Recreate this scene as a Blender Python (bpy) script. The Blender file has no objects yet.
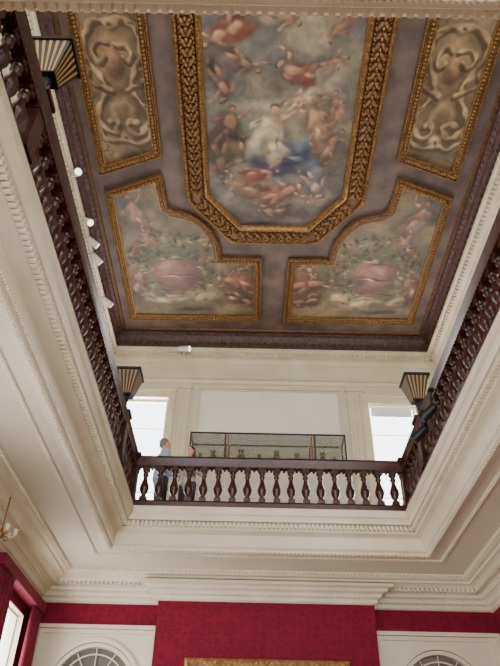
import bpy, math, random
import numpy as np
from mathutils import Vector, Matrix
random.seed(4); np.random.seed(4)
scene = bpy.context.scene
COL = scene.collection
WO = {}

# ------------------------------------------------------------------ helpers
def lin(c):
    return tuple(((x/255)/12.92 if x/255 <= 0.04045 else ((x/255+0.055)/1.055)**2.4) for x in c[:3])

def M(name, col, rough=.6, metal=0., col2=None, nscale=6., bump=0., bscale=40., emit=None, estr=0., contrast=(.35,.65), detail=5, spec=None):
    m = bpy.data.materials.new(name); m.use_nodes = True
    nt = m.node_tree; b = nt.nodes['Principled BSDF']
    b.inputs['Base Color'].default_value = (*lin(col), 1)
    b.inputs['Roughness'].default_value = rough
    b.inputs['Metallic'].default_value = metal
    if spec is not None: b.inputs['Specular IOR Level'].default_value = spec
    tc = nt.nodes.new('ShaderNodeTexCoord')
    if col2 is not None:
        n = nt.nodes.new('ShaderNodeTexNoise'); n.inputs['Scale'].default_value = nscale; n.inputs['Detail'].default_value = detail
        r = nt.nodes.new('ShaderNodeValToRGB')
        r.color_ramp.elements[0].position = contrast[0]; r.color_ramp.elements[1].position = contrast[1]
        r.color_ramp.elements[0].color = (*lin(col), 1); r.color_ramp.elements[1].color = (*lin(col2), 1)
        nt.links.new(tc.outputs['Object'], n.inputs['Vector']); nt.links.new(n.outputs['Fac'], r.inputs['Fac'])
        nt.links.new(r.outputs['Color'], b.inputs['Base Color'])
    if bump > 0:
        n = nt.nodes.new('ShaderNodeTexNoise'); n.inputs['Scale'].default_value = bscale; n.inputs['Detail'].default_value = 4
        bp = nt.nodes.new('ShaderNodeBump'); bp.inputs['Strength'].default_value = bump; bp.inputs['Distance'].default_value = .02
        nt.links.new(tc.outputs['Object'], n.inputs['Vector']); nt.links.new(n.outputs['Fac'], bp.inputs['Height'])
        nt.links.new(bp.outputs['Normal'], b.inputs['Normal'])
    if emit:
        b.inputs['Emission Color'].default_value = (*lin(emit), 1); b.inputs['Emission Strength'].default_value = estr
    return m

class G:
    def __init__(s): s.v=[]; s.f=[]; s.m=[]
    def add(s, vs, fs, mi=0):
        o=len(s.v); s.v += [tuple(p) for p in vs]; s.f += [tuple(o+i for i in f) for f in fs]; s.m += [mi]*len(fs); return s
    def box(s,x0,x1,y0,y1,z0,z1,mi=0):
        return s.add([(x0,y0,z0),(x1,y0,z0),(x1,y1,z0),(x0,y1,z0),(x0,y0,z1),(x1,y0,z1),(x1,y1,z1),(x0,y1,z1)],
          [(0,3,2,1),(4,5,6,7),(0,1,5,4),(1,2,6,5),(2,3,7,6),(3,0,4,7)],mi)
    def lathe(s,prof,cx,cy,n=12,mi=0,z=0):
        vs=[]; fs=[]
        for r,h in prof:
            for i in range(n):
                a=2*math.pi*i/n; vs.append((cx+r*math.cos(a),cy+r*math.sin(a),z+h))
        for j in range(len(prof)-1):
            for i in range(n):
                k=(i+1)%n; fs.append((j*n+i,j*n+k,(j+1)*n+k,(j+1)*n+i))
        fs.append(tuple(range(n))[::-1]); fs.append(tuple((len(prof)-1)*n+i for i in range(n)))
        return s.add(vs,fs,mi)
    def tube(s,a,b,ra,rb=None,n=10,mi=0,caps=True):
        a=Vector(a); b=Vector(b); rb = ra if rb is None else rb
        d=(b-a).normalized(); u=d.orthogonal().normalized(); w=d.cross(u)
        rings=[]
        if caps:
            rings=[(a-d*ra*.98,ra*.12),(a-d*ra*.7,ra*.7),(a,ra),(b,rb),(b+d*rb*.7,rb*.7),(b+d*rb*.98,rb*.12)]
        else: rings=[(a,ra),(b,rb)]
        vs=[];fs=[]
        for c,r in rings:
            for i in range(n):
                t=2*math.pi*i/n; vs.append(tuple(c+(u*math.cos(t)+w*math.sin(t))*r))
        for j in range(len(rings)-1):
            for i in range(n):
                k=(i+1)%n; fs.append((j*n+i,j*n+k,(j+1)*n+k,(j+1)*n+i))
        fs.append(tuple(range(n))[::-1]); fs.append(tuple((len(rings)-1)*n+i for i in range(n)))
        return s.add(vs,fs,mi)
    def ell(s,c,r,nu=10,nv=6,rot=0.,mi=0,zmin=-1.,front=None):
        vs=[];fs=[]
        ca,sa=math.cos(rot),math.sin(rot)
        for j in range(nv+1):
            ph=-math.pi/2+math.pi*j/nv
            for i in range(nu):
                t=2*math.pi*i/nu
                x=r[0]*math.cos(ph)*math.cos(t); y=r[1]*math.cos(ph)*math.sin(t); z=r[2]*max(zmin,math.sin(ph))
                vs.append((c[0]+x*ca-y*sa,c[1]+x*sa+y*ca,c[2]+z))
        for j in range(nv):
            for i in range(nu):
                k=(i+1)%nu; fs.append((j*nu+i,j*nu+k,(j+1)*nu+k,(j+1)*nu+i))
        return s.add(vs,fs,mi)
    def sweep(s,path,prof,closed=True,mi=0,closeprof=False,side=1):
        n=len(path); P=[Vector(p) for p in path]; mit=[]
        for i in range(n):
            def nrm(a,b):
                d=(b-a).normalized(); return Vector((-d.y,d.x))*side
            if closed or 0<i<n-1:
                n1=nrm(P[i-1],P[i]); n2=nrm(P[i],P[(i+1)%n])
                mit.append((n1+n2)/(1+n1.dot(n2)))
            elif i==0: mit.append(nrm(P[0],P[1]))
            else: mit.append(nrm(P[n-2],P[n-1]))
        k=len(prof); vs=[];fs=[]
        for i in range(n):
            for d,z in prof: vs.append((P[i].x+mit[i].x*d,P[i].y+mit[i].y*d,z))
        for i in range(n if closed else n-1):
            j=(i+1)%n
            for q in range(k if closeprof else k-1):
                r=(q+1)%k; fs.append((i*k+q,j*k+q,j*k+r,i*k+r))
        return s.add(vs,fs,mi)

def seg_iter(path, spacing, closed=True, trim=0., side=1):
    n=len(path)
    for i in range(n if closed else n-1):
        a=Vector(path[i]); b=Vector(path[(i+1)%n]); d=b-a; L=d.length
        if L<spacing*.8: continue
        d/=L; nm=Vector((-d.y,d.x))*side
        L2=L-2*trim
        if L2<=0: continue
        c=max(1,int(L2/spacing))
        for k in range(c):
            yield a+d*(trim+L2*(k+.5)/c), d, nm, L2/c

def blocks(g,path,d0,d1,z0,z1,spacing,w,closed=True,side=1):
    for p,d,nm,st in seg_iter(path,spacing,closed,max(d0,0),side):
        ww=st*w/2
        c=[p-d*ww+nm*d0,p+d*ww+nm*d0,p+d*ww+nm*d1,p-d*ww+nm*d1]
        vs=[(q.x,q.y,z0) for q in c]+[(q.x,q.y,z1) for q in c]
        g.add(vs,[(0,3,2,1),(4,5,6,7),(0,1,5,4),(1,2,6,5),(2,3,7,6),(3,0,4,7)])

def lumps(g,path,off,z,r,spacing,closed=True,side=1,nu=6,nv=4):
    for p,d,nm,st in seg_iter(path,spacing,closed,max(off,0),side):
        q=p+nm*off
        g.ell((q.x,q.y,z),(r[0],r[1],r[2]),nu,nv,rot=math.atan2(d.y,d.x))

def add(name,g,mat,parent=None,origin=None,smooth=False,label=None,category=None,kind=None,group=None,bevel=0):
    vs=np.array(g.v)
    if origin is None:
        mn=vs.min(0); mx=vs.max(0); origin=((mn[0]+mx[0])/2,(mn[1]+mx[1])/2,mn[2])
    me=bpy.data.meshes.new(name)
    me.from_pydata((vs-np.array(origin)).tolist(),[],g.f)
    mats = mat if isinstance(mat,(list,tuple)) else [mat]
    for m in mats: me.materials.append(m)
    if len(mats)>1: me.polygons.foreach_set('material_index',g.m)
    if smooth: me.polygons.foreach_set('use_smooth',[True]*len(me.polygons))
    me.update()
    o=bpy.data.objects.new(name,me); COL.objects.link(o)
    place(o,origin,parent)
    meta(o,label,category,kind,group)
    if bevel:
        b=o.modifiers.new('b','BEVEL'); b.width=bevel; b.segments=2; b.limit_method='ANGLE'
    return o
def place(o,origin,parent):
    WO[o.name]=Vector(origin)
    if parent: o.parent=parent; o.location=Vector(origin)-WO[parent.name]
    else: o.location=Vector(origin)
def meta(o,label=None,category=None,kind=None,group=None):
    if label: o['label']=label
    if category: o['category']=category
    if kind: o['kind']=kind
    if group: o['group']=group
def empty(name,loc,label,category,group=None):
    o=bpy.data.objects.new(name,None); COL.objects.link(o); o.empty_display_size=.1
    place(o,loc,None); meta(o,label,category,None,group); return o
def struct(name,g,mat,label=None,**k):
    return add(name,g,mat,label=label,kind='structure',category=k.pop('category',None) or name.split('_')[0].split('.')[0],**k)

# ------------------------------------------------------------------ materials
CREAM=M('cream_paint',(216,206,179),.5,col2=(210,199,170),nscale=.8,detail=2)
CREAM2=M('cream_moulding_paint',(224,214,187),.45,col2=(212,200,168),nscale=1.5,detail=2)
WHITE=M('warm_white_wall_paint',(216,210,192),.6,col2=(210,203,184),nscale=1,detail=2)
PANEL=M('white_panel_paint',(238,234,223),.6,col2=(232,227,214),nscale=1,detail=2)
WOOD=M('dark_mahogany',(72,31,20),.3,col2=(46,19,14),nscale=12,bump=.05,bscale=60)
WOODC=M('carved_purplish_brown_wood',(96,64,55),.5,col2=(56,37,34),nscale=16,bump=.5,bscale=30)
GOLD=M('aged_gilding',(168,124,70),.42,.4,col2=(116,82,46),nscale=18,bump=.4,bscale=50,contrast=(.38,.68))
GOLDD=M('antique_bronze_gilding',(122,84,48),.5,.2,col2=(84,57,34),nscale=14,bump=.6,bscale=40)
GOLDL=M('muted_leaf_gilding',(152,110,64),.45,.3,col2=(106,74,42),nscale=16,bump=.4,bscale=50)
BLACK=M('black_lacquer',(12,11,11),.45)
DGOLD=M('muted_gold_stripe',(156,114,48),.6,0)
BRASS=M('brass',(150,118,64),.35,.8)
METALW=M('white_enamel_metal',(220,217,208),.35)
METALB=M('black_enamel_metal',(14,13,15),.45)
GROUND=M('mottled_mauve_marbling',(88,72,68),.7,col2=(120,100,90),nscale=2.2,detail=7,contrast=(.36,.66))
FLOORM=M('oak_floorboards',(118,86,56),.4,col2=(100,70,44),nscale=7)
CURT=M('crimson_velvet',(134,14,50),.8,col2=(104,9,40),nscale=8)
GLASSD=M('fanlight_mirror_glass',(126,124,114),.12,.5)
DARKW=M('dark_passage_paint',(80,76,70),.7)
LAMPE=M('lit_bulb',(255,245,225),.5,emit=(255,240,215),estr=3)
FROST=M('frosted_glass',(222,214,196),.4)
BLIND=M('white_roller_blind',(240,242,245),.7)

def damask():
    m=bpy.data.materials.new('crimson_damask'); m.use_nodes=True; nt=m.node_tree; b=nt.nodes['Principled BSDF']
    tc=nt.nodes.new('ShaderNodeTexCoord'); n=nt.nodes.new('ShaderNodeTexNoise'); n.inputs['Scale'].default_value=4.5
    mx=nt.nodes.new('ShaderNodeVectorMath'); mx.operation='MULTIPLY_ADD'; mx.inputs[1].default_value=(.14,.14,.14)
    v=nt.nodes.new('ShaderNodeTexVoronoi'); v.inputs['Scale'].default_value=8; v.inputs['Randomness'].default_value=.4
    r=nt.nodes.new('ShaderNodeValToRGB'); e=r.color_ramp.elements
    e[0].position=.2; e[0].color=(*lin((120,9,38)),1); e[1].position=.42; e[1].color=(*lin((100,6,30)),1)
    x=e.new(.6); x.color=(*lin((118,9,37)),1)
    nt.links.new(tc.outputs['Object'],n.inputs['Vector']); nt.links.new(n.outputs['Color'],mx.inputs[0])
    nt.links.new(tc.outputs['Object'],mx.inputs[2]); nt.links.new(mx.outputs[0],v.inputs['Vector'])
    nt.links.new(v.outputs['Distance'],r.inputs['Fac']); nt.links.new(r.outputs['Color'],b.inputs['Base Color'])
    b.inputs['Roughness'].default_value=.75; b.inputs['Specular IOR Level'].default_value=.25
    return m
DAMASK=damask()

def painted(name):
    m=bpy.data.materials.new(name); m.use_nodes=True; nt=m.node_tree; b=nt.nodes['Principled BSDF']
    a=nt.nodes.new('ShaderNodeVertexColor'); a.layer_name='paint'
    tc=nt.nodes.new('ShaderNodeTexCoord'); n=nt.nodes.new('ShaderNodeTexNoise'); n.inputs['Scale'].default_value=6; n.inputs['Detail'].default_value=8
    r=nt.nodes.new('ShaderNodeValToRGB'); e=r.color_ramp.elements
    e[0].position=.3; e[0].color=(.70,.67,.63,1); e[1].position=.7; e[1].color=(1.08,1.03,.94,1)
    mx=nt.nodes.new('ShaderNodeMix'); mx.data_type='RGBA'; mx.blend_type='MULTIPLY'; mx.inputs['Factor'].default_value=.75
    nt.links.new(tc.outputs['Object'],n.inputs['Vector']); nt.links.new(n.outputs['Fac'],r.inputs['Fac'])
    nt.links.new(a.outputs['Color'],mx.inputs['A']); nt.links.new(r.outputs['Color'],mx.inputs['B'])
    nt.links.new(mx.outputs['Result'],b.inputs['Base Color'])
    b.inputs['Roughness'].default_value=.6
    return m
PAINTED=painted('oil_painted_canvas')

# ------------------------------------------------------------------ dimensions (metres, z measured from eye level; shifted at the end)
ZF=-1.6; ZC=3.755; ZU=4.3; ZT=9.6
LX0,LX1,LY0,LY1=-3.56,4.16,-1.4,11.5
UX0,UX1,UY0,UY1=-3.46,4.32,-.5,12.2
OX0,OX1,OY0,OY1=-2.17,2.78,1.6,10.0
def rect(x0,x1,y0,y1): return [(x0,y0),(x1,y0),(x1,y1),(x0,y1)]  # CCW, inward = left

# ------------------------------------------------------------------ shell
struct('floor',G().box(-3.9,4.6,-1.8,11.9,ZF-.1,ZF),FLOORM,'oak boarded floor of the lower gallery')
def ringbox(z0,z1,ox0,ox1,oy0,oy1,X0=-3.9,X1=4.7,Y0=-1.8,Y1=12.7):
    g=G(); g.box(X0,ox0,Y0,Y1,z0,z1); g.box(ox1,X1,Y0,Y1,z0,z1); g.box(ox0,ox1,Y0,oy0,z0,z1); g.box(ox0,ox1,oy1,Y1,z0,z1); return g
struct('ceiling',ringbox(ZC,ZU-.02,OX0,OX1,OY0,OY1),CREAM,'cream lower ceiling around a rectangular light well')
struct('floor',ringbox(ZU-.02,ZU,OX0+.3,OX1-.3,OY0+.3,OY1-.3),FLOORM,'boarded gallery floor around the light well')
struct('ceiling',G().box(UX0-.3,UX1+.3,UY0-.3,UY1+.3,ZT,ZT+.15),GROUND,'upper ceiling painted with mottled mauve marbling')

def wallx(y0,y1,xa,xb,z0,z1,ops):
    g=G(); x=xa
    for a0,a1,b0,b1 in sorted(ops):
        g.box(x,a0,y0,y1,z0,z1)
        if b0>z0: g.box(a0,a1,y0,y1,z0,b0)
        if b1<z1: g.box(a0,a1,y0,y1,b1,z1)
        x=a1
    g.box(x,xb,y0,y1,z0,z1); return g
def wally(x0,x1,ya,yb,z0,z1,ops):
    g=wallx(x0,x1,ya,yb,z0,z1,ops); g.v=[(p[1],p[0],p[2]) for p in g.v]; return g
DL=(-3.2,-1.62); DR=(2.24,3.86)
struct('wall_back',wallx(LY1,LY1+.2,-3.8,4.4,ZF,ZC,[(DL[0],DL[1],ZF,2.9),(DR[0],DR[1],ZF,2.9)]),DAMASK,'crimson damask wall with two arched doorways')
struct('wall_breast',G().box(-1.5,2.1,LY1-.25,LY1,ZF,3.36),DAMASK,'projecting crimson damask chimney breast')
struct('wall_left',wally(LX0-.2,LX0,LY0-.2,LY1,ZF,ZC,[(9.6,10.85,-.6,2.95),(4.6,6.0,-.6,2.95)]),DAMASK,'crimson damask wall with tall windows')
struct('wall_right',wally(LX1,LX1+.2,LY0-.2,LY1,ZF,ZC,[]),DAMASK,'crimson damask side wall')
struct('wall_front',wallx(LY0-.2,LY0,LX0,LX1,ZF,ZC,[(-2.9,-.4,-.9,3.0),(1.0,3.5,-.9,3.0)]),DAMASK,'crimson damask wall with two large window openings added for light')
WL=(-2.95,-1.86,5.0,7.95); WR=(2.56,3.6,5.0,7.9)
struct('wall_back',wallx(UY1,UY1+.2,UX0-.2,UX1+.2,ZU,ZT,[WL,WR]),WHITE,'pale panelled upper wall with two bright windows')
struct('wall_left',wally(UX0-.2,UX0,UY0-.2,UY1,ZU,ZT,[]),WHITE,'pale upper gallery wall')
struct('wall_right',wally(UX1,UX1+.2,UY0-.2,UY1,ZU,ZT,[]),WHITE,'pale upper gallery wall')
struct('wall_front',wallx(UY0-.2,UY0,UX0,UX1,ZU,ZT,[(-2.6,-.4,5.0,8.2),(1.2,3.4,5.0,8.2)]),WHITE,'pale upper gallery wall with window openings added for light')

# opening fascia
OP=rect(OX0,OX1,OY0,OY1)
g=G().sweep(OP,[(-.10,3.752),(-.10,3.735),(-.04,3.73),(-.035,3.710),(.025,3.710),(.03,3.74),(.06,3.78),(.07,3.83),(.075,3.95),(.10,3.97),(.19,3.985),(.20,4.0),(.20,4.09),(.28,4.10),(.29,4.13),(.31,4.17),(.34,4.19),(.34,4.3),(.0,4.3)])
blocks(g,OP,.19,.265,4.012,4.082,.068,.55)
lumps(g,OP,-.005,3.710,(.024,.026,.019),.062); lumps(g,OP,.055,3.768,(.015,.015,.015),.04)
struct('trim_1',g,CREAM2,'cream fascia with dentils and egg-and-dart around the light well',category='trim')
g=G(); P2=rect(OX0-.28,OX1+.28,OY0-.28,OY1+.28)
g.sweep(P2,[(-.035,3.753),(-.025,3.735),(.025,3.735),(.035,3.753)]); lumps(g,P2,0,3.736,(.020,.022,.014),.05)
struct('trim_2',g,CREAM2,'carved leaf moulding on the lower ceiling',category='trim')

# lower cornice
LR=rect(LX0,LX1,LY0,LY1)
g=G().sweep(LR,[(.60,3.753),(.60,3.73),(.56,3.71),(.545,3.69),(.48,3.68),(.475,3.65),(.42,3.64),(.38,3.62),(.36,3.60),(.30,3.60),(0,3.60)])
lumps(g,LR,.58,3.712,(.024,.024,.019),.062); blocks(g,LR,.3,.36,3.548,3.6,.075,.55)
struct('trim_3',g,CREAM2,'stepped cream cornice with leaf moulding',category='trim')
BR=[(LX0,LY0),(LX1,LY0),(LX1,LY1),(2.1,LY1),(2.1,LY1-.25),(-1.5,LY1-.25),(-1.5,LY1),(LX0,LY1)]
g=G().sweep(BR,[(.0,3.60),(.30,3.60),(.30,3.555),(.22,3.54),(.20,3.50),(.13,3.48),(.11,3.43),(.06,3.41),(.045,3.36),(.02,3.34),(0,3.335)])
lumps(g,BR,.085,3.425,(.024,.022,.022),.06); lumps(g,BR,.235,3.546,(.021,.02,.018),.054); lumps(g,BR,.15,3.485,(.014,.014,.014),.038)
struct('trim_4',g,CREAM2,'cream bed moulding breaking round the chimney breast',category='trim')
g=G().sweep(BR,[(0,ZF),(.03,ZF),(.03,ZF+.22),(0,ZF+.25)])
struct('baseboard_back',g,CREAM,'cream skirting board',category='baseboard')

# upper cornice
UR=rect(UX0,UX1,UY0,UY1)
g=G().sweep(UR,[(.40,9.6),(.40,9.55),(.34,9.50),(.31,9.44),(.25,9.36),(.23,9.26),(.22,9.19)])
lumps(g,UR,.375,9.54,(.05,.035,.03),.13); lumps(g,UR,.265,9.34,(.065,.03,.06),.16); lumps(g,UR,.235,9.23,(.03,.025,.025),.08)
struct('trim_5',g,WOODC,'carved purplish brown cornice under the painted ceiling',category='trim')
g=G().sweep(UR,[(.22,9.20),(.31,9.18),(.31,9.11),(.27,9.08),(.22,9.07),(.22,9.0),(.13,8.98),(.10,8.93),(.09,8.90),(.05,8.88),(.05,8.55),(.12,8.53),(.12,8.47),(.07,8.44),(.04,8.38),(0,8.36)])
blocks(g,UR,.2,.275,8.99,9.065,.10,.5); lumps(g,UR,.30,9.15,(.024,.022,.024),.06); lumps(g,UR,.11,8.455,(.026,.022,.024),.064); lumps(g,UR,.11,8.95,(.02,.02,.02),.05)
struct('trim_6',g,CREAM2,'pale dentilled upper cornice',category='trim')
g=G().sweep(UR,[(0,ZU),(.03,ZU),(.03,ZU+.2),(0,ZU+.23)]); struct('baseboard_upper',g,WHITE,'pale skirting of the gallery',category='baseboard')

def fr(g,x0,x1,z0,z1,y,w,d):
    g.box(x0,x1,y-d,y,z1-w,z1); g.box(x0,x1,y-d,y,z0,z0+w); g.box(x0,x0+w,y-d,y,z0+w,z1-w); g.box(x1-w,x1,y-d,y,z0+w,z1-w)
g=G(); g.box(-1.2,1.96,UY1-.02,UY1,4.6,8.22); struct('trim_7',g,PANEL,'large white wall panel',category='trim')
g=G(); fr(g,-1.28,2.04,4.55,8.3,UY1,.08,.06); fr(g,-1.18,1.94,4.65,8.2,UY1,.03,.045)
for a,b in ((-1.72,-1.38),(2.12,2.46)):
    g.box(a,b,UY1-.05,UY1,4.53,8.36); 
    for k in range(3):
        xx=a+.06+k*.1; g.box(xx,xx+.045,UY1-.075,UY1-.05,4.8,8.1)
    g.box(a-.03,b+.03,UY1-.09,UY1,8.2,8.3)
for w in (WL,WR):
    fr(g,w[0]-.12,w[1]+.12,4.55,w[3]+.12,UY1,.12,.07); fr(g,w[0]-.15,w[1]+.15,4.5,w[3]+.16,UY1,.04,.1)
    g.box(w[0]-.18,w[1]+.18,UY1-.13,UY1,w[3]+.16,w[3]+.22)
struct('trim_8',g,CREAM2,'pale pilasters and window architraves',category='trim')
for nm,x,s in (('trim_9',UX0,1),('trim_10',UX1,-1)):
    g=G()
    for k in range(4):
        a=.3+k*3; b=a+2.5
        for (y0,y1,z0,z1) in ((a,b,8.1,8.2),(a,b,4.7,4.8),(a,a+.1,4.8,8.1),(b-.1,b,4.8,8.1)):
            g.box(min(x,x+s*.05),max(x,x+s*.05),y0,y1,z0,z1)
    struct(nm,g,CREAM2,'pale wall panel mouldings',category='trim')

# windows
def window(n,x0,x1,y,z0,z1,lab,nx=2,nz=4,axis='x',blind=None,mat=WHITE,lining=None):
    root=bpy.data.objects.new('window_%d'%n,None); COL.objects.link(root)
    c=((x0+x1)/2,y,z0) if axis=='x' else (y,(x0+x1)/2,z0)
    place(root,c,None); meta(root,lab,'window','structure')
    def T(g):
        if axis!='x': g.v=[(p[1],p[0],p[2]) for p in g.v]
        return g
    g=G(); fr(g,x0,x1,z0,z1,y,.05,.06)
    for i in range(1,nx): 
        xx=x0+(x1-x0)*i/nx; g.box(xx-.01,xx+.01,y-.05,y-.01,z0+.06,z1-.06)
    for i in range(1,nz):
        zz=z0+(z1-z0)*i/nz; h=.022 if i==nz//2 else .01; g.box(x0+.06,x1-.06,y-.05,y-.012,zz-h,zz+h)
    add('sash_frame',T(g),mat,root)
    if lining:
        a,b=lining; g=G(); g.box(x0-.001,x0+.02,a,b,z0,z1); g.box(x1-.02,x1+.001,a,b,z0,z1); g.box(x0,x1,a,b,z1-.02,z1+.001); g.box(x0,x1,a,b,z0-.001,z0+.02)
        add('window_reveal',T(g),CREAM,root)
    if blind:
        add('roller_blind',T(G().box(x0+.07,x1-.07,y-.09,y-.075,blind,z1-.02)),BLIND,root)
window(1,WL[0],WL[1],UY1+.12,WL[2],WL[3],'tall bright sash window in the upper wall',nx=1,nz=4)
window(2,WR[0],WR[1],UY1+.12,WR[2],WR[3],'tall bright sash window with white blind',nx=1,nz=4,blind=7.62)
window(3,9.6,10.85,LX0-.08,-.6,2.95,'tall sash window beside red curtains',axis='y',nx=1,nz=2,lining=(LX0-.2,LX0+.012))
window(4,4.6,6.0,LX0-.08,-.6,2.95,'tall sash window in the damask wall',axis='y')
window(5,-2.9,-.4,LY0-.08,-.9,3.0,'large unseen sash window added for light')  # lower front pair behind the camera, invented as openings for the fill lamps
window(6,1.0,3.5,LY0-.08,-.9,3.0,'large unseen sash window added for light')
window(7,-2.6,-.4,UY0-.08,5.0,8.2,'unseen upper sash window added for light')  # upper front pair, unseen, added so fill light can enter the gallery
window(8,1.2,3.4,UY0-.08,5.0,8.2,'unseen upper sash window added for light')

# arched doorways
def door(n,x0,x1,cx):
    R=.72; zs=2.02; y=LY1
    root=bpy.data.objects.new('door_%d'%n,None); COL.objects.link(root); place(root,(cx,y,ZF),None)
    meta(root,'cream doorcase with arched fanlight over double doors','door','structure')
    g=G(); zt=2.92; N=24
    a0=[];a1=[]
    for i in range(N+1):
        t=math.pi*i/N; cxn,szn=math.cos(t),math.sin(t)
        a0.append((cx+R*cxn,zs+R*szn))
        hw=(x1-cx) if cxn>=0 else (cx-x0)
        k=min(hw/abs(cxn) if abs(cxn)>1e-6 else 1e9,(zt-zs)/szn if szn>1e-6 else 1e9)
        a1.append((cx+k*cxn,zs+k*szn))
    yy=y-.03
    vs=[(p[0],yy,p[1]) for p in a0]+[(p[0],yy,p[1]) for p in a1]
    g.add(vs,[(i,i+1,N+2+i,N+1+i) for i in range(N)])
    for sx,ang in ((x1,math.atan2(zt-zs,x1-cx)),(x0,math.pi-math.atan2(zt-zs,cx-x0))):
        i=int(ang/math.pi*N); g.add([(a1[i][0],y-.03,a1[i][1]),(sx,y-.03,zt),(a1[i+1][0],y-.03,a1[i+1][1])],[(0,1,2)])
    g.box(x0,cx-R,y-.03,y+.02,ZF,zs); g.box(cx+R,x1,y-.03,y+.02,ZF,zs)
    for o,d in ((0,.09),(.07,.06)):
        g.box(x0-.09+o,x0-.02+o,y-d,y,ZF,zt+.06-o); g.box(x1+.02-o,x1+.09-o,y-d,y,ZF,zt+.06-o); g.box(x0-.02+o,x1+.02-o,y-d,y,zt-o,zt+.06-o)
    add('doorcase',g,CREAM,root)
    g=G()
    def arc(r0,r1,ya,yb,z0=zs):
        vs=[]
        for i in range(N+1):
            t=math.pi*i/N
            for r,yy in ((r0,ya),(r1,ya),(r1,yb),(r0,yb)): vs.append((cx+r*math.cos(t),yy,z0+r*math.sin(t)))
        g.add(vs,[(i*4+j,i*4+(j+1)%4,(i+1)*4+(j+1)%4,(i+1)*4+j) for i in range(N) for j in range(4)])
    arc(R-.02,R+.05,y-.06,y-.03); arc(R-.09,R-.03,y-.04,y+.05)
    add('arch_moulding',g,CREAM,root)
    g=G(); arc(R-.2,R-.18,y+.01,y+.03); arc(.2,.22,y+.01,y+.03)
    for k in range(1,6):
        t=math.pi*k/6; g.tube((cx+.2*math.cos(t),y+.02,zs+.2*math.sin(t)),(cx+(R-.08)*math.cos(t),y+.02,zs+(R-.08)*math.sin(t)),.009,n=6)
    g.box(cx-R,cx+R,y-.04,y+.04,zs-.05,zs+.02)
    add('glazing_bars',g,CREAM,root)
    g=G(); vs=[(cx,y+.05,zs)]+[(cx+(R-.03)*math.cos(math.pi*i/N),y+.05,zs+(R-.03)*math.sin(math.pi*i/N)) for i in range(N+1)]
    g.add(vs,[(0,i,i+1) for i in range(1,N+1)]); add('fanlight_glass',g,GLASSD,root)
    for s in (-1,1):
        xa,xb=sorted((cx,cx+s*(R-.01)))
        g=G().box(xa+.005,xb,y+.02,y+.07,ZF+.01,zs-.05)
        for z0,z1 in ((ZF+.2,-.6),(-.4,.7),(.9,1.8)): fr(g,xa+.1,xb-.1,z0,z1,y+.02,.03,.02)
        d=add('door_leaf',g,CREAM,root); 
        add('door_knob',G().ell((cx+s*.07,y-.02,-.55),(.03,.04,.03)),BRASS,d,smooth=True)
door(1,-3.4,-1.56,-2.45); door(2,2.16,4.06,3.1)
struct('wall_back',G().box(-3.8,4.4,LY1+.22,LY1+.3,ZF,ZC),DARKW,'dark wall closing the passage behind the doors')

# ------------------------------------------------------------------ balustrade
bc=(.305,5.8,ZU)
BAL=empty('balustrade',bc,'dark mahogany balustrade with turned balusters round the light well','balustrade')
BO=.22; BP=rect(OX0+BO,OX1-BO,OY0+BO,OY1-BO)
g=G().sweep(BP,[(-.09,5.19),(-.11,5.15),(-.08,5.09),(-.06,5.03),(.06,5.03),(.08,5.09),(.11,5.15),(.09,5.19)],closeprof=True)
blocks(g,BP,-.075,.075,5.005,5.035,.07,.5)
add('handrail',g,WOOD,BAL,smooth=False)
g=G().sweep(BP,[(-.09,4.3),(-.09,4.39),(-.07,4.42),(.07,4.42),(.09,4.39),(.09,4.3)],closeprof=True)
add('base_rail',g,WOOD,BAL)
prof=[(.038,.06),(.052,.065),(.056,.08),(.038,.10),(.034,.115),(.056,.15),(.073,.20),(.077,.235),(.067,.28),(.049,.33),(.036,.38),(.032,.42),(.042,.44),(.052,.46),(.042,.475),(.036,.49),(.048,.515),(.056,.535)]
bg=G().lathe(prof,0,0,14); bg.box(-.056,.056,-.056,.056,0,.065); bg.box(-.056,.056,-.056,.056,.53,.61)
X0,X1,Y0,Y1=BP[0][0],BP[1][0],BP[0][1],BP[2][1]
YN=3.2; YFAR=8.45
newels=[(X0,Y0),(X1,Y0),(X1,Y1),(X0,Y1),(X0,YN),(X0,YFAR),(X1,YN),(X1,YFAR)]
for i,(x,y) in enumerate(newels):
    g=G().box(x-.09,x+.09,y-.09,y+.09,4.42,5.03); g.box(x-.12,x+.12,y-.12,y+.12,5.19,5.24); g.box(x-.1,x+.1,y-.1,y+.1,4.42,4.52); g.box(x-.1,x+.1,y-.1,y+.1,4.95,5.03)
    add('newel_post',g,WOOD,BAL)
pts=[]
def run(a,b,fixed,ax,sp=.232):
    n=max(1,round((b-a-.1)/sp))
    for k in range(n):
        t=a+.05+(b-a-.1)*(k+.5)/n
        pts.append((t,fixed) if ax=='x' else (fixed,t))
run(X0+.06,X1-.06,Y1,'x'); run(X0+.06,X1-.06,Y0,'x',.31)
for X in (X0,X1):
    run(Y0+.06,YN-.06,X,'y'); run(YN+.06,YFAR-.06,X,'y'); run(YFAR+.06,Y1-.06,X,'y')
b0=None
for x,y in pts[:100]:
    if b0 is None:
        b0=add('baluster',bg,WOOD,BAL,origin=(0,0,0),smooth=False)
        for p in b0.data.polygons:
            if p.index<17*14: p.use_smooth=True
        o=b0
    else:
        o=b0.copy(); COL.objects.link(o); o.parent=BAL
    o.location=Vector((x,y,4.42))-WO[BAL.name]

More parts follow.
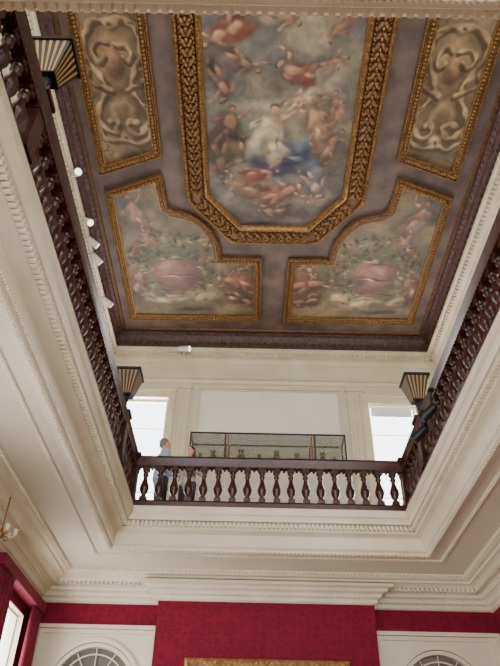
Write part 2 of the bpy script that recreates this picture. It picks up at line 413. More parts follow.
# uplighters
UPE=15
def uplighter(x,y):
    U=empty('uplighter',(x,y,5.24),'black tapering uplighter with narrow gold stripes on a newel post','lamp','uplighters along the balustrade')
    g=G().box(x-.05,x+.05,y-.05,y+.05,5.24,5.27); g.lathe([(.03,5.27),(.03,5.45),(.045,5.47),(.045,5.56)],x,y,10); add('stem',g,METALB,U)
    g=G(); z0,z1=5.56,5.96; h0,h1=.09,.19
    g.box(x-h0,x+h0,y-h0,y+h0,z0-.02,z0,0)
    edges=[-1]
    for c in (-.72,-.36,0,.36,.72): edges+=[c-.075,c+.075]
    edges.append(1)
    for s in range(4):
        a=s*math.pi/2; c,sn=math.cos(a),math.sin(a)
        for k in range(len(edges)-1):
            t0,t1=edges[k],edges[k+1]; pts4=[]
            for t,h,z in ((t0,h0,z0),(t1,h0,z0),(t1,h1,z1),(t0,h1,z1)):
                px,py=t*h,-h; pts4.append((x+px*c-py*sn,y+px*sn+py*c,z))
            g.add(pts4,[(0,1,2,3)],k%2)
    add('lamp_shade',g,[BLACK,DGOLD],U)
    g=G(); g.sweep([(x-h1,y-h1),(x+h1,y-h1),(x+h1,y+h1),(x-h1,y+h1)],[(-.012,z1-.03),(-.012,z1+.01),(.02,z1+.01),(.02,z1-.03)],closeprof=True)
    add('shade_rim',g,BLACK,U)
    add('light_bulb',G().ell((x,y,5.72),(.05,.05,.08)),LAMPE,U,smooth=True)
    l=bpy.data.lights.new('uplighter_glow','POINT'); l.energy=UPE; l.color=(1,.9,.76); l.shadow_soft_size=.08
    o=bpy.data.objects.new('uplighter_glow',l); COL.objects.link(o); place(o,(x,y,5.92),U)
for x,y in ((X0,YN),(X0,YFAR),(X1,YFAR)): uplighter(x,y)

# spotlights
def spot(loc,aim,mat,lab,grp,base=None,r=.055,L=.1):
    S=empty('spotlight',loc,lab,'spotlight',grp)
    p=Vector(loc); d=Vector(aim).normalized()
    c=p+d*.05
    g=G().tube(c-d*L,c+d*L,r*.75,r,14,caps=False)
    g.tube(c-d*(L+.04),c-d*L,r*.45,r*.75,14,caps=False); add('lamp_housing',g,mat,S)
    g=G().tube(c+d*L,c+d*(L+.008),r*.85,r*.85,14,caps=False); add('lamp_lens',g,LAMPE if mat is METALW else METALB,S)
    b=Vector(base if base else (p.x,p.y,p.z-.1))
    g=G().tube(p,b,.014,.014,6); g.box(b.x-.04,b.x+.04,b.y-.04,b.y+.04,b.z-.015,b.z+.015); add('bracket',g,mat,S)
for i,y in enumerate((6.95,8.0,8.5,8.93,10.2,4.9)):
    spot((-3.12,y,9.07),(.5,(-.5,-.2,.35,.5,.5,-.4)[i],(-.4,-.5,-.25,-.35,-.2,-.3)[i]),METALW,'small white spotlight mounted on the pale cornice','cornice spotlights',base=(-3.2,y,9.17),r=.07,L=.11)
spot((-1.62,11.78,9.05),(1,-.3,-.2),METALW,'white spotlight fixed to the cornice above the panel','cornice spotlights',base=(-1.62,11.9,9.17),r=.07,L=.13)
for y in (7.3,7.85):
    spot((2.36,y,4.66),(-.7,.3,-.6),METALB,'black spotlight clamped to the mahogany balustrade','balustrade spotlights',base=(2.42,y+.02,5.0),r=.075,L=.11)

# ------------------------------------------------------------------ ceiling paintings
def inside(px,py,poly):
    r=np.zeros(px.shape,bool); n=len(poly)
    for i in range(n):
        x0,y0=poly[i]; x1,y1=poly[(i+1)%n]
        if y0==y1: continue
        c=((y0>py)!=(y1>py))&(px<(x1-x0)*(py-y0)/(y1-y0)+x0); r^=c
    return r
def vnoise(x,y,s,seed):
    rng=np.random.RandomState(seed); T=rng.rand(64,64)
    x=x*s+100;y=y*s+100; xi=np.floor(x).astype(int); yi=np.floor(y).astype(int); fx=x-xi; fy=y-yi
    fx=fx*fx*(3-2*fx); fy=fy*fy*(3-2*fy)
    g=lambda a,b:T[a%64,b%64]
    return (g(xi,yi)*(1-fx)+g(xi+1,yi)*fx)*(1-fy)+(g(xi,yi+1)*(1-fx)+g(xi+1,yi+1)*fx)*fy
def canvas(name,poly,base,blobs,parent,z,cell=.022,seed=1,sat=.88,warp=1.):
    P=np.array(poly); x0,y0=P.min(0); x1,y1=P.max(0)
    nx=int((x1-x0)/cell)+1; ny=int((y1-y0)/cell)+1
    xs=np.linspace(x0,x1,nx+1); ys=np.linspace(y0,y1,ny+1)
    X,Y=np.meshgrid(xs,ys)
    cx,cy=np.meshgrid((xs[:-1]+xs[1:])/2,(ys[:-1]+ys[1:])/2); keep=inside(cx,cy,poly)
    wx=X+warp*(.09*(vnoise(X,Y,3.0,seed)-.5)+.06*(vnoise(X,Y,8,seed+1)-.5)); wy=Y+warp*(.09*(vnoise(X,Y,3.0,seed+2)-.5)+.06*(vnoise(X,Y,8,seed+3)-.5))
    C=base(X,Y,wx,wy).astype(float)
    for (bx,by,rx,ry,ang,col,soft) in blobs:
        a=math.radians(ang); dx=wx-bx; dy=wy-by
        u=(dx*math.cos(a)+dy*math.sin(a))/rx; v=(-dx*math.sin(a)+dy*math.cos(a))/ry
        d=np.sqrt(u*u+v*v); w=np.clip((1-d)/soft,0,1); w=w*w*(3-2*w)
        shade=1+.3*np.clip(-(dx*.6+dy*.8)/max(min(rx,ry),.03)*.8,-1,1)
        C=C*(1-w[...,None])+np.array(col)*shade[...,None]*w[...,None]
    C*= (1+.3*(vnoise(wx,wy,4,seed+6)-.5)+.16*(vnoise(wx,wy,16,seed+5)-.5))[...,None]
    gm=C.mean(-1,keepdims=True); C=(gm+(C-gm)*sat)*np.array((1.0,.975,.94))
    c=np.clip(C/255,0,1); L=np.where(c<=.04045,c/12.92,((c+.055)/1.055)**2.4)
    idx=np.arange((nx+1)*(ny+1)).reshape(ny+1,nx+1)
    F=np.stack([idx[:-1,:-1][keep],idx[1:,:-1][keep],idx[1:,1:][keep],idx[:-1,1:][keep]],1)
    used=np.unique(F); mp=-np.ones((nx+1)*(ny+1),int); mp[used]=np.arange(len(used)); F=mp[F]
    V=np.stack([X.ravel(),Y.ravel(),np.full(X.size,z)],1)[used]; cc=np.concatenate([L.reshape(-1,3),np.ones((X.size,1))],1)[used]
    g=G(); g.v=[tuple(r) for r in V]; g.f=[tuple(int(q) for q in r) for r in F]; g.m=[0]*len(g.f)
    o=add(name,g,PAINTED,parent)
    at=o.data.color_attributes.new('paint','FLOAT_COLOR','POINT'); at.data.foreach_set('color',cc.ravel())
    return o
def poly_ccw(p):
    A=sum(p[i][0]*p[(i+1)%len(p)][1]-p[(i+1)%len(p)][0]*p[i][1] for i in range(len(p)))
    return p if A>0 else p[::-1]
F1=(200,160,130);F2=(170,126,102);WHT=(208,196,172);BL=(72,86,122);BL2=(102,122,146);RD=(142,80,68);BR_=(80,62,52);PK=(174,136,122);CLD=(174,164,148);OL=(104,97,70)
HAIR=(84,60,42)
def fig(x,y,s,a,flesh,drape,seed,pose=0):
    q=random.Random(seed); A=math.radians(a); ux,uy=math.cos(A),math.sin(A); nx,ny=-uy,ux
    def at(u,n): return (x+(ux*u+nx*n)*s, y+(uy*u+ny*n)*s)
    B=[]
    def limb(p,q_,w,col):
        mx,my=(p[0]+q_[0])/2,(p[1]+q_[1])/2; L=math.hypot(p[0]-q_[0],p[1]-q_[1])/2+w
        B.append((mx,my,L,w*1.15,math.degrees(math.atan2(q_[1]-p[1],q_[0]-p[0])),col,.6))
    k=1 if q.random()<.5 else -1
    dk=tuple(c*.6 for c in drape)
    p=at(-.2,.0); B.append((p[0],p[1],1.0*s,.5*s,a,dk,1.0))
    p=at(-.35,-.15*k); B.append((p[0],p[1],.66*s,.36*s,a+25*k,drape,.6))
    p=at(-.75,.12*k); B.append((p[0],p[1],.42*s,.2*s,a-20*k,tuple(c*.8 for c in drape),.7))
    p=at(.1,-.3*k); B.append((p[0],p[1],.36*s,.12*s,a+50*k,tuple(min(255,c*1.2) for c in drape),.8))
    sk=tuple(c*.82 for c in flesh)
    limb(at(-.2,.05*k),at(-.62,.34*k),.105*s,sk); limb(at(-.62,.34*k),at(-.9,.2*k),.07*s,sk)
    limb(at(-.2,-.05*k),at(-.7,-.02*k),.11*s,flesh)
    p=at(-.15,.12*k); B.append((p[0],p[1],.3*s,.16*s,a-30*k,drape,.6))
    limb(at(-.05,0),at(.28,0),.17*s,flesh)
    limb(at(.28,.14*k),at(.5,.42*k),.06*s,flesh); limb(at(.5,.42*k),at(.78,.5*k),.05*s,flesh)
    limb(at(.28,-.14*k),at(.02,-.4*k),.06*s,sk)
    p=at(.6,.0); B.append((p[0],p[1],.13*s,.12*s,0,HAIR,.5)); p=at(.56,.02*k); B.append((p[0],p[1],.11*s,.11*s,0,flesh,.5))
    return B

XC=.36; hw=1.66; yn,yf=2.75,8.92
OUT=poly_ccw([(XC-hw,yn+1.05),(XC-.84,yn),(XC+.84,yn),(XC+hw,yn+1.05),(XC+hw,yf-1.05),(XC+.84,yf),(XC-.84,yf),(XC-hw,yf-1.05)])
CP=empty('ceiling_painting',(XC,5.83,9.6),'large octagonal mythological sky painting in a wide carved gilt frame','painting','painted ceiling panels')
def basec(X,Y,wx,wy):
    n=vnoise(wx,wy,1.3,11)*.6+vnoise(wx,wy,2.7,12)*.4
    t=np.clip((n-.3)/.4,0,1)[...,None]
    top=np.array((112,115,112))*(1-t)+np.array((160,146,124))*t
    bot=np.array((86,79,80))*(1-t)+np.array((120,115,110))*t
    k=np.clip((Y-6.4)/1.6,0,1)[...,None]
    return top*(1-k)+bot*k
bl=[]
rr=random.Random(9)
for k in range(40):
    bl.append((rr.uniform(-.9,1.6),rr.uniform(4,8.3),rr.uniform(.2,.5),rr.uniform(.1,.22),rr.uniform(-40,40),rr.choice([CLD,(136,132,126),(154,136,114),(120,124,130),(136,114,100),(104,104,112),(118,102,86)]),1.2))
bl+=[(.9,4.8,.7,.4,0,(172,158,136),1.2),(.3,5.9,.8,.25,0,CLD,1.2),(-.6,6.7,.55,.8,0,(90,78,70),1.0),(.5,7.2,.9,.4,0,(96,95,106),1.1),(.4,8.15,1,.3,0,(82,76,72),1.1),(-.7,5.2,.35,.8,0,(106,92,82),1.1),(1.4,6.9,.4,.8,0,(106,94,84),1.1)]
bl+=fig(-.55,4.75,.55,140,F1,RD,1)+fig(-.2,5.2,.46,30,F2,(124,112,106),2)+fig(-.6,5.55,.48,80,F2,(104,90,88),3)
bl+=fig(.6,5.3,.5,200,F1,RD,4)+fig(1.15,5.2,.44,-30,F2,(148,134,128),5)+fig(.35,4.5,.44,20,F2,(160,148,136),6)+fig(1.2,4.6,.4,120,F2,(140,112,100),7)
bl+=fig(-.5,6.3,.62,-70,(162,120,94),BR_,8)+fig(-.6,7.0,.56,100,(146,108,86),(90,80,62),9)+fig(-.15,6.85,.46,60,F2,OL,19)
bl+=[(.6,6.85,.66,.36,20,BL,.5),(.85,6.6,.44,.18,-30,BL2,.6),(.3,7.15,.46,.24,10,(60,70,104),.5),(.95,7.05,.34,.18,-40,(88,102,134),.6),(-.05,6.95,.3,.14,50,(84,90,106),.7),(.7,6.95,.3,.07,20,(130,144,166),.8),(.45,7.05,.3,.05,10,(48,58,90),.8)]
bl+=fig(.95,6.2,.58,-110,F1,(156,122,104),10)+fig(1.3,6.6,.5,-60,F2,(126,100,86),11)+fig(.68,5.8,.44,170,F1,CLD,15)+fig(1.25,5.9,.42,-100,F2,PK,20)
bl+=fig(.25,6.35,.74,-82,F1,WHT,12)
bl+=[(.22,6.42,.18,.38,-8,WHT,.5),(.36,6.74,.28,.16,30,(202,190,166),.5),(.12,6.6,.1,.28,10,(176,164,144),.6),(.3,6.5,.03,.3,-8,(158,146,128),.8)]
bl+=fig(.5,7.68,.56,-25,(206,152,126),(150,104,92),13)+fig(-.3,7.55,.5,200,F2,(128,98,84),14)+fig(1.05,7.5,.48,60,(180,150,130),(112,114,128),16)+fig(.1,7.25,.44,-10,F2,RD,17)+fig(.3,8.1,.4,170,F2,(100,88,84),18)
canvas('painted_canvas',OUT,basec,bl,CP,9.575,cell=.02,seed=3)
FM=add('frame',G().sweep(OUT,[(.085,9.6),(.085,9.55),(.12,9.50),(.17,9.475),(.25,9.475),(.30,9.50),(.335,9.54),(.335,9.6)]),GOLDD,CP,label='wide antique bronze carved frame')
g=G().sweep(OUT,[(0,9.6),(0,9.52),(.03,9.49),(.07,9.50),(.09,9.55),(.09,9.6)])
g.sweep(OUT,[(.33,9.6),(.33,9.52),(.36,9.48),(.40,9.48),(.43,9.53),(.44,9.6)])
lumps(g,OUT,.385,9.475,(.026,.022,.02),.065); lumps(g,OUT,.05,9.49,(.03,.022,.02),.075)
add('gilt_edge',g,GOLD,FM,smooth=False,label='gilt bead edging')
g=G()
for k,(p,d,nm,st) in enumerate(seg_iter(OUT,.15,True,.16)):
    a=math.atan2(d.y,d.x)
    for s in (-1,1):
        q=p+nm*(.21+s*.045); g.ell((q.x,q.y,9.465),(.075,.036,.044),8,5,rot=a+s*.6)
        q=p+nm*(.21+s*.09)+d*.07; g.ell((q.x,q.y,9.488),(.05,.028,.04),7,4,rot=a-s*.6)
        q=p+nm*(.21+s*.1)-d*.01; g.ell((q.x,q.y,9.50),(.026,.026,.03),6,4)
    q=p+nm*.21+d*.05; g.ell((q.x,q.y,9.455),(.04,.03,.036),7,4,rot=a)
add('carved_leaves',g,GOLDL,FM,smooth=True,label='muted gilt acanthus leaf carving')

def thinframe(poly,par):
    F=add('frame',G().sweep(poly,[(0,9.6),(0,9.55),(.02,9.53),(.045,9.56),(.06,9.56),(.09,9.53),(.12,9.53),(.14,9.55),(.15,9.6)]),GOLDD,par,label='narrow antique gilt frame')
    g=G(); lumps(g,poly,.02,9.528,(.021,.017,.018),.05); lumps(g,poly,.10,9.522,(.027,.032,.03),.066)
    g.sweep(poly,[(.048,9.57),(.05,9.535),(.06,9.535),(.062,9.57)]); g.sweep(poly,[(.138,9.58),(.14,9.53),(.155,9.53),(.157,9.58)])
    add('gilt_beading',g,GOLD,F,label='bright gilt bead and leaf carving')
def panelbase(sd):
    def f(X,Y,wx,wy):
        n=vnoise(wx,wy,1.8,sd)*.6+vnoise(wx,wy,4,sd+1)*.4; t=np.clip((n-.3)/.4,0,1)[...,None]
        return np.array((106,92,74))*(1-t)+np.array((138,122,98))*t
    return f
GR=(70,78,44);GR2=(94,97,56)
def corner(mir):
    arc=[(-1.54+.86*math.sin(t),9.35-1.2*math.cos(t)) for t in [math.radians(a) for a in range(0,91,9)]]
    pl=[(-2.82,11.36),(-2.82,7.72),(-1.72,7.28),(-1.66,8.05)]+arc+[(.14,9.36),(.16,11.36)]
    f=(lambda x:.82-x) if mir else (lambda x:x)
    pl=poly_ccw([(f(x),y) for x,y in pl])
    par=empty('ceiling_painting',(f(-1.3),9.6,9.6),'L-shaped painted panel with dusky pink urn, garlands and cherubs','painting','painted ceiling panels')
    b=[(-2.4,8.1,.5,.6,0,(84,82,92),1),(-2.4,9.2,.5,.6,0,(96,86,84),1.1),(-1.7,9.7,1.15,1.0,0,(92,88,60),.7),(-1.68,8.75,.5,.3,0,(112,103,78),.9)]
    b+=fig(-2.3,8.2,.6,-110,F2,(138,108,106),21)+fig(-2.2,8.95,.44,-60,F2,(118,90,88),22)
    q=random.Random(5)
    for k in range(190):
        t=q.uniform(0,2*math.pi); r=q.uniform(.66,1.2)
        b.append((-1.68+r*.88*math.cos(t),9.66+r*.82*math.sin(t),q.uniform(.07,.16),q.uniform(.03,.06),q.uniform(0,180),q.choice([GR,GR2,(116,108,68),(52,58,34),(142,100,62),(102,106,68),(60,68,40),(122,76,60),(150,138,98)]),.6))
    # urn: round body, neck ring, foot
    b+=[(-1.68,9.86,.54,.60,0,(118,74,64),.22),(-1.68,9.84,.48,.54,0,(150,102,88),.7),(-1.84,9.68,.24,.24,0,(186,140,122),1.0),(-1.42,9.98,.2,.34,0,(104,64,56),1.0)]
    b+=[(-1.68,9.40,.36,.07,0,(176,138,106),.5),(-1.68,9.46,.30,.04,0,(96,64,52),.6),(-1.68,9.92,.53,.035,0,(96,58,50),.7),(-1.68,9.98,.52,.03,0,(186,144,118),.7),
        (-1.68,10.46,.2,.1,0,(122,84,68),.5),(-1.68,10.54,.34,.06,0,(166,126,100),.5),
        (-1.68,10.72,1.0,.16,0,(160,142,114),.7),(-2.3,10.6,.32,.17,30,(172,152,122),.6),(-1.06,10.6,.32,.17,-30,(172,152,122),.6),(-2.3,10.65,.16,.05,30,(108,92,72),.7),(-1.06,10.65,.16,.05,-30,(108,92,72),.7),(-1.68,11.0,1.0,.1,0,(84,74,56),.7),(-1.68,10.78,.3,.12,0,(120,101,76),.7)]
    # garlands over the shoulders and hanging at both sides
    for k in range(130):
        u=q.uniform(-1,1); sg=1 if u>0 else -1; au=abs(u)
        gx=-1.68+sg*(.12+.62*au); gy=9.32+.95*max(0,au-.35)**1.2-.1*math.sin(au*3)
        b.append((gx+q.uniform(-.05,.05),gy+q.uniform(-.07,.07),q.uniform(.06,.12),.038,q.uniform(0,180),q.choice([GR,GR2,(54,60,34),(84,92,52),(136,96,58),(112,110,66),(58,66,38)]),.6))
    b+=[(-.4,10.2,.65,.8,0,(96,76,66),1.0)]+fig(-.42,10.1,.66,200,F2,(124,80,68),23)+fig(-.2,10.7,.5,20,F2,(96,74,66),24)+fig(-.3,9.7,.36,150,F2,(106,88,82),26)
    b+=[(-2.55,10.3,.35,.8,0,(90,70,60),.9)]+fig(-2.48,10.1,.56,-80,F2,(104,76,64),25)
    b=[(f(bx),by,rx,ry,(180-an if mir else an),c,s) for bx,by,rx,ry,an,c,s in b]
    canvas('painted_canvas',pl,panelbase(21 if mir else 31),b,par,9.585,cell=.02,seed=40 if mir else 50)
    thinframe(pl,par)
corner(False); corner(True)
def catmull(P,n=14):
    out=[]
    Q=[P[0]]+P+[P[-1]]
    for i in range(1,len(Q)-2):
        for k in range(n):
            t=k/n; a,b_,c,d=Q[i-1],Q[i],Q[i+1],Q[i+2]
            out.append(tuple(.5*((2*b_[j])+(-a[j]+c[j])*t+(2*a[j]-5*b_[j]+4*c[j]-d[j])*t*t+(-a[j]+3*b_[j]-3*c[j]+d[j])*t**3) for j in (0,1)))
    out.append(P[-1]); return out
def side(mir):
    f=(lambda x:.78-x) if mir else (lambda x:x)
    pl=poly_ccw([(f(-2.84),7.36),(f(-2.84),3.9),(f(-1.66),4.3),(f(-1.66),6.92)])
    par=empty('ceiling_painting',(f(-2.2),5.6,9.6),'painted side panel with scrolled stone cartouche','painting','painted ceiling panels')
    S1=(180,154,118);S2=(88,68,50);S3=(152,128,98)
    xc=-2.25
    b=[(xc,5.7,.58,1.35,0,(112,92,70),.6)]
    b+=[(xc,5.2,.36,.55,0,S3,.5),(xc,6.1,.26,.45,0,S3,.5),(xc,5.2,.25,.40,0,(116,88,66),.6),(xc-.03,5.15,.17,.28,0,(170,134,104),.8),(xc+.06,5.35,.12,.16,0,(106,74,58),.8),(xc,6.1,.15,.3,0,(124,98,74),.6)]
    L1=[(0,.0),(.2,-.06),(.4,.12),(.44,.4),(.3,.7),(.22,.95),(.3,1.2),(.42,1.45),(.36,1.75),(.18,1.85),(.08,1.7),(.16,1.56),(.24,1.62)]
    L2=[(.05,.32),(.2,.28),(.3,.42),(.24,.56),(.14,.5)]
    L3=[(.0,2.0),(.2,2.04),(.4,1.94),(.46,1.76)]
    L4=[(.12,1.05),(.34,.98),(.46,.84),(.42,.7)]
    q=random.Random(12)
    for sx in (-1,1):
        for L,w in ((L1,.062),(L3,.05),(L4,.045),(L2,.04)):
            P=[(xc+sx*p[0],4.62+p[1]) for p in L]
            c=catmull(P)
            for (x,y) in c: b.append((x+.03,y+.05,w*1.3,w*1.3,0,S2,1.0))
            for k,(x,y) in enumerate(c):
                ww=w*(.85+.3*math.sin(k*.35)); t=.92+.12*math.sin(k*.22+1)
                b.append((x,y,ww,ww,0,tuple(v*t for v in S1),.9))
    b+=[(xc,4.62,.15,.13,0,S1,.7),(xc,4.64,.06,.05,0,S2,.8),(xc,6.55,.14,.15,0,S1,.7),(xc,6.58,.05,.06,0,S2,.8)]
    for k in range(40):
        yy=q.choice([q.uniform(4.3,4.7),q.uniform(6.6,7.0),q.uniform(4.5,6.8)]); sx=q.choice([-1,1])
        b.append((xc+sx*q.uniform(.3,.52),yy,q.uniform(.05,.11),.035,q.uniform(0,180),q.choice([GR,GR2,(126,104,74),(90,66,50),(140,96,72)]),.9))
    b=[(f(bx),by,rx,ry,(180-an if mir else an),c,s) for bx,by,rx,ry,an,c,s in b]
    canvas('painted_canvas',pl,panelbase(61 if mir else 71),b,par,9.585,cell=.018,seed=80 if mir else 90,warp=.9)
    thinframe(pl,par)
side(False); side(True)
g=G().sweep(rect(UX0+.42,UX1-.42,UY0+.42,UY1-.42),[(0,9.6),(.0,9.575),(.05,9.57),(.07,9.6)]); struct('trim_11',g,GOLDD,'thin dark gilt border fillet',category='trim')

# ------------------------------------------------------------------ display case
GLASS=bpy.data.materials.new('case_glass'); GLASS.use_nodes=True
_b=GLASS.node_tree.nodes['Principled BSDF']; _b.inputs['Base Color'].default_value=(.20,.20,.14,1); _b.inputs['Roughness'].default_value=.06; _b.inputs['Alpha'].default_value=.27
SILV=M('tarnished_silver_plate',(104,94,72),.35,.7)
DARKF=M('dark_bronze_case_frame',(44,36,28),.4,.3)
cx0,cx1,cy0,cy1,cz0,cz1=-1.2,1.84,11.15,11.65,5.86,6.52
C=empty('display_case',((cx0+cx1)/2,(cy0+cy1)/2,ZU),'long thin-framed glass display case on a pale plinth','display case')
add('plinth',G().box(cx0,cx1,cy0,cy1,ZU,cz0-.05),WHITE,C)
add('plinth_top',G().box(cx0-.02,cx1+.02,cy0-.02,cy1+.02,cz0-.05,cz0),WOOD,C)
t=.026
for y in (cy0,cy1-t):
    add('frame_rail',G().box(cx0,cx1,y,y+t,cz1-t,cz1),DARKF,C)
for x in (cx0,cx1-t):
    add('frame_rail',G().box(x,x+t,cy0+t,cy1-t,cz1-t,cz1),DARKF,C)
for x in (cx0,-.52,-.46,1.16,1.22,cx1-t):
    for y in (cy0,cy1-t):
        add('frame_post',G().box(x,x+t,y,y+t,cz0,cz1-t),BRASS if (x in(-.46,1.16) and y==cy0) else DARKF,C)
add('glass_pane',G().box(cx0+t,cx1-t,cy0+.008,cy0+.012,cz0,cz1-t),GLASS,C)
add('glass_pane',G().box(cx0+t,cx1-t,cy1-.012,cy1-.008,cz0,cz1-t),GLASS,C)
add('glass_top',G().box(cx0+t,cx1-t,cy0+t,cy1-t,cz1-.012,cz1-.004),GLASS,C)
vp=[(.05,0),(.055,.01),(.02,.04),(.03,.08),(.075,.14),(.08,.2),(.045,.27),(.035,.3),(.06,.33)]
v0=None
for x,sc in ((-1.0,.9),(-.75,1.1),(-.2,1.2),(.15,.9),(.5,1.15),(.9,1),(1.4,1.1),(1.65,.8)):
    if v0 is None: v0=add('vase',G().lathe(vp,x,11.4,14,z=cz0+.002),SILV,label='small tarnished silver vase inside the glass case',category='vase',group='silver vases in the case',smooth=True); o=v0
    else:
        o=v0.copy(); COL.objects.link(o); o.location=(x,11.4,cz0+.002)
    o.scale=(sc,sc,sc)

# ------------------------------------------------------------------ people
SKIN=M('skin',(205,150,125),.55); 
def person(x,y,h,face,shirt,trous,hairc,lab,armpose=0,long=False):
    root=empty('person',(x,y,ZU),lab,'person')
    s=h/1.75
    Rm=Matrix.Rotation(face,4,'Z')
    def put(name,g,mat,vox=None,smooth=True,label=None,par=root):
        g.v=[tuple(Vector((x,y,ZU))+(Rm@(Vector(p)*s))) for p in g.v]
        o=add(name,g,mat,par,smooth=smooth,label=label,origin=(x,y,ZU))
        if vox:
            r=o.modifiers.new('r','REMESH'); r.mode='VOXEL'; r.voxel_size=vox; r.use_smooth_shade=True
            m=o.modifiers.new('s','SMOOTH'); m.iterations=4; m.factor=.5
        return o
    J={}
    for sd in (-1,1):
        J[sd]=dict(an=(sd*.11,.01,.09),kn=(sd*.105,-.02,.5),hp=(sd*.09,0,.93),sh=(sd*.18,0,1.42),
                   el=(sd*.25,.04,1.14),wr=(sd*.2,-.14 if armpose==0 else -.22,.95 if armpose==0 else 1.12))
    g=G()
    g.tube((0,.01,.98),(0,.0,1.15),.13,.125,14); g.tube((0,0,1.15),(0,0,1.33),.12,.14,14); g.ell((0,0,1.36),(.18,.11,.12),14,8); g.ell((0,0,.98),(.165,.12,.12),14,8)
    g.tube((0,.01,1.42),(0,0,1.53),.058,.052,12)
    g.ell((0,-.005,1.655),(.074,.092,.105),16,12); g.ell((0,-.035,1.59),(.052,.058,.055),12,8)
    g.tube((0,-.092,1.66),(0,-.112,1.628),.010,.015,8); g.ell((0,-.07,1.685),(.05,.02,.012),10,6); g.ell((0,-.088,1.592),(.024,.01,.012),8,6)
    for sd in (-1,1):
        j=J[sd]
        g.tube(j['sh'],j['el'],.05,.04,12); g.tube(j['el'],j['wr'],.038,.027,12); g.tube((sd*.08,0,1.42),j['sh'],.06,.055,12)
        g.tube(j['hp'],j['kn'],.088,.058,12); g.tube(j['kn'],j['an'],.056,.038,12); g.tube(j['an'],(sd*.12,-.15,.035),.04,.03,10)
        g.ell((sd*.077,.0,1.65),(.012,.02,.032),8,6)
        w=Vector(j['wr']); d=(w-Vector(j['el'])).normalized(); u=Vector((0,d.z,-d.y)).normalized()
        g.tube(w,w+d*.075,.026,.030,10)
        for k,(o,L) in enumerate(((-.027,.062),(-.009,.074),(.009,.068),(.027,.054))):
            a=w+d*.085+u*o; b=a+d*L*.5; c=b+(d+Vector((-sd*.6,0,-.2))).normalized()*L*.5
            g.tube(a,b,.0088,.0082,8); g.tube(b,c,.0082,.0068,8)
        a=w+d*.03-u*.025; b=a+(d-u*.9).normalized()*.035; c=b+d*.03; g.tube(a,b,.011,.0095,8); g.tube(b,c,.0095,.008,8)
    put('body',g,SKIN,.0075)
    g=G(); g.tube((0,.01,.93),(0,0,1.15),.15,.145,14); g.ell((0,0,1.34),(.2,.13,.14),14,8); g.tube((0,0,1.12),(0,0,1.32),.145,.155,14); g.ell((0,.01,.95),(.185,.14,.1),14,8)
    for sd in (-1,1):
        j=J[sd]; g.tube((sd*.07,0,1.42),j['sh'],.07,.068,12); g.tube(j['sh'],j['el'],.066,.055,12)
        w=Vector(j['el']).lerp(Vector(j['wr']),.88); g.tube(j['el'],w,.054,.042,12)
    g.tube((0,.01,1.44),(0,.005,1.485),.072,.066,14)
    put('shirt',g,shirt,.012)
    g=G()
    for sd in (-1,1): g.tube((sd*.02,-.05,1.50),(sd*.075,-.02,1.475),.016,.014,8)
    g.tube((-.075,-.02,1.475),(0,.065,1.50),.014,.014,8); g.tube((.075,-.02,1.475),(0,.065,1.50),.014,.014,8)
    put('collar',g,shirt)
    g=G(); g.ell((0,.01,.93),(.17,.125,.1),14,8)
    for sd in (-1,1):
        j=J[sd]; g.tube(j['hp'],j['kn'],.1,.075,12); g.tube(j['kn'],(j['an'][0],.01,.12),.073,.06,12)
    put('trousers',g,trous,.012)
    for sd in (-1,1):
        g=G(); g.ell((sd*.115,-.06,.045),(.05,.14,.045),12,6,zmin=-.9); put('shoe',g,BLACK)
    g=G()
    g.ell((0,.022,1.69),(.087,.092,.09),16,10,zmin=-.35)
    for sd in (-1,1): g.ell((sd*.066,.03,1.645),(.022,.05,.045),8,6)
    g.ell((0,.07,1.63),(.062,.04,.06),10,6)
    if long: g.ell((0,.055,1.6),(.085,.06,.12),14,8)
    put('hair',g,hairc,.009)
    for sd in (-1,1):
        g=G(); g.ell((sd*.03,-.083,1.662),(.012,.009,.007),8,6); put('eye',g,M('eye',(40,34,32),.3))
    g=G(); g.ell((0,-.094,1.594),(.02,.006,.005),8,4); put('lips',g,M('lips',(165,95,85),.5))
person(-1.6,10.7,1.76,math.radians(115),M('pale_blue_cotton',(150,176,206),.85,bump=.6,bscale=9),M('navy_cloth',(40,46,66),.8),M('grey_hair',(128,124,118),.9,bump=.8,bscale=60),'grey-haired person in a pale blue shirt standing at the rail')
person(-1.12,10.7,1.62,math.radians(-30),M('white_cotton',(196,192,186),.85,bump=.6,bscale=9),M('grey_cloth',(70,70,78),.8),M('brown_hair',(72,50,38),.9,bump=.8,bscale=60),'person with brown hair in a light top by the display case',armpose=1,long=True)

# ------------------------------------------------------------------ lower room: picture, curtains, light fitting
PF=empty('framed_picture',(.3,LY1-.27,.4),'large picture in a carved gilt frame on the damask wall','picture')
yb=LY1-.25
pr=[(-.98,.4),(1.62,.4),(1.62,2.46),(-.98,2.46)]
gg=G().sweep(pr,[(0,0),(0,.05),(.04,.07),(.10,.05),(.15,.03),(.16,0)]); lumps(gg,pr,.05,.065,(.035,.025,.015),.08)
gg.v=[(p[0],yb-p[2],p[1]) for p in gg.v]; add('frame',gg,GOLD,PF)
add('canvas',G().box(-.85,1.5,yb-.02,yb-.005,.52,2.34),M('dark_oil_painting',(74,60,48),.5,col2=(40,46,44),nscale=3),PF)

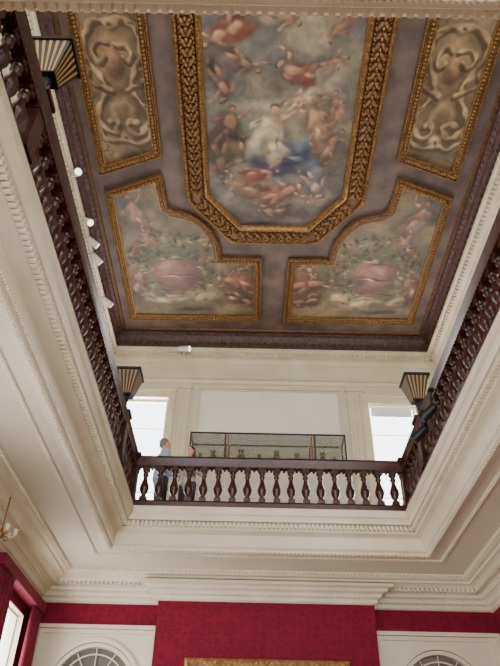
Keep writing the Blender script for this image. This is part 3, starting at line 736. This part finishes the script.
def curtain(y0,y1,z0,z1,lab):
    g=G(); n=60; vs=[];fs=[]
    for k in range(n+1):
        t=k/n; y=y0+(y1-y0)*t; w=.05*math.sin(t*math.pi*2*5)+.015*math.sin(t*31)
        for z,f in ((z1,.5),((z0+z1)/2,1),(z0,1.1)): vs.append((LX0+.13+w*f,y,z))
    for k in range(n):
        for j in range(2): fs.append((k*3+j,(k+1)*3+j,(k+1)*3+j+1,k*3+j+1))
    g.add(vs,fs); o=add('curtain',g,CURT,label=lab,category='curtain',group='crimson window curtains',smooth=True)
    sm=o.modifiers.new('s','SOLIDIFY'); sm.thickness=.012
curtain(10.8,11.3,ZF+.02,3.09,'crimson velvet curtain hanging at the corner side of the window')
curtain(9.0,9.7,ZF+.02,3.09,'crimson velvet curtain gathered beside the sash window')
add('curtain_pelmet',G().box(LX0,LX0+.2,8.95,11.35,3.1,3.26),CURT,label='crimson fabric pelmet above the window',category='pelmet',bevel=.01)

cx,cy=-3.14,8.0
CH=empty('chandelier',(cx,cy,3.08),'small pale light fitting with frosted cups hanging below the cornice','chandelier')
add('rod',G().tube((cx,cy,3.15),(cx,cy,3.755),.01,n=8),BRASS,CH)
g=G().lathe([(.01,3.08),(.035,3.10),(.04,3.15),(.02,3.19),(.012,3.22)],cx,cy,12)
for k in range(6):
    a=k*math.pi/3+.2; ex,ey=cx+.17*math.cos(a),cy+.17*math.sin(a)
    g.tube((cx,cy,3.13),(cx+.1*math.cos(a),cy+.1*math.sin(a),3.09),.008,n=6); g.tube((cx+.1*math.cos(a),cy+.1*math.sin(a),3.09),(ex,ey,3.13),.008,n=6)
add('arms',g,BRASS,CH)
for k in range(6):
    a=k*math.pi/3+.2; ex,ey=cx+.17*math.cos(a),cy+.17*math.sin(a)
    add('frosted_cup',G().lathe([(.016,3.13),(.028,3.16),(.032,3.20),(.024,3.22)],ex,ey,10),FROST,CH,smooth=True)

# ------------------------------------------------------------------ lights
def area(name,loc,rot,sx,sy,e,col=(1,1,1)):
    l=bpy.data.lights.new(name,'AREA'); l.shape='RECTANGLE'; l.size=sx; l.size_y=sy; l.energy=e; l.color=col
    o=bpy.data.objects.new(name,l); COL.objects.link(o); o.location=loc; o.rotation_euler=rot; WO[o.name]=Vector(loc); return o
PI=math.pi
day=(1.0,.99,.96)
area('daylight_upper',(-2.4,12.55,6.5),(-PI/2,0,0),1.3,3.2,260,day)
area('daylight_upper',(3.1,12.55,6.5),(-PI/2,0,0),1.3,3.2,260,day)
area('added_fill_upper_front',(-1.5,-.85,6.6),(PI/2,0,0),2.2,3.2,170,day)  # added fill lamps at the invented upper front windows, brighten the back wall
area('added_fill_upper_front',(2.3,-.85,6.6),(PI/2,0,0),2.2,3.2,170,day)
area('added_fill_lower_front',(-1.65,-1.75,1.05),(PI/2,0,0),2.5,3.9,180,(1,.99,.92))  # added fill lamps behind the camera, lighting the lower room and soffits
area('added_fill_lower_front',(2.25,-1.75,1.05),(PI/2,0,0),2.5,3.9,180,(1,.99,.92))
area('daylight_lower_side',(-4.0,10.2,1.2),(0,-PI/2,0),3.5,1.2,130,day)
area('daylight_lower_side',(-4.0,5.3,1.2),(0,-PI/2,0),3.5,1.4,130,day)
w=bpy.data.worlds.new('sky'); scene.world=w; w.use_nodes=True
w.node_tree.nodes['Background'].inputs['Color'].default_value=(.9,.95,1,1); w.node_tree.nodes['Background'].inputs['Strength'].default_value=6.0

for o in COL.objects:
    if o.parent is None: o.location.z+=1.6

# ------------------------------------------------------------------ camera
f=650.
Yc=Vector(((243-250)/f,-(860-333)/f,-1)).normalized()
s=.02
e=(Yc.x*1+Yc.y*(-s))/(-Yc.z)
Xc=Vector((1,-s,e)).normalized(); Zc=Xc.cross(Yc).normalized()
R=Matrix((Xc,Yc,Zc))
cam=bpy.data.cameras.new('camera'); co=bpy.data.objects.new('camera',cam); COL.objects.link(co)
cam.sensor_width=36; cam.lens=f/666*36; cam.clip_start=.05
co.matrix_world=Matrix.Translation((0,0,1.6))@R.to_4x4()
scene.camera=co
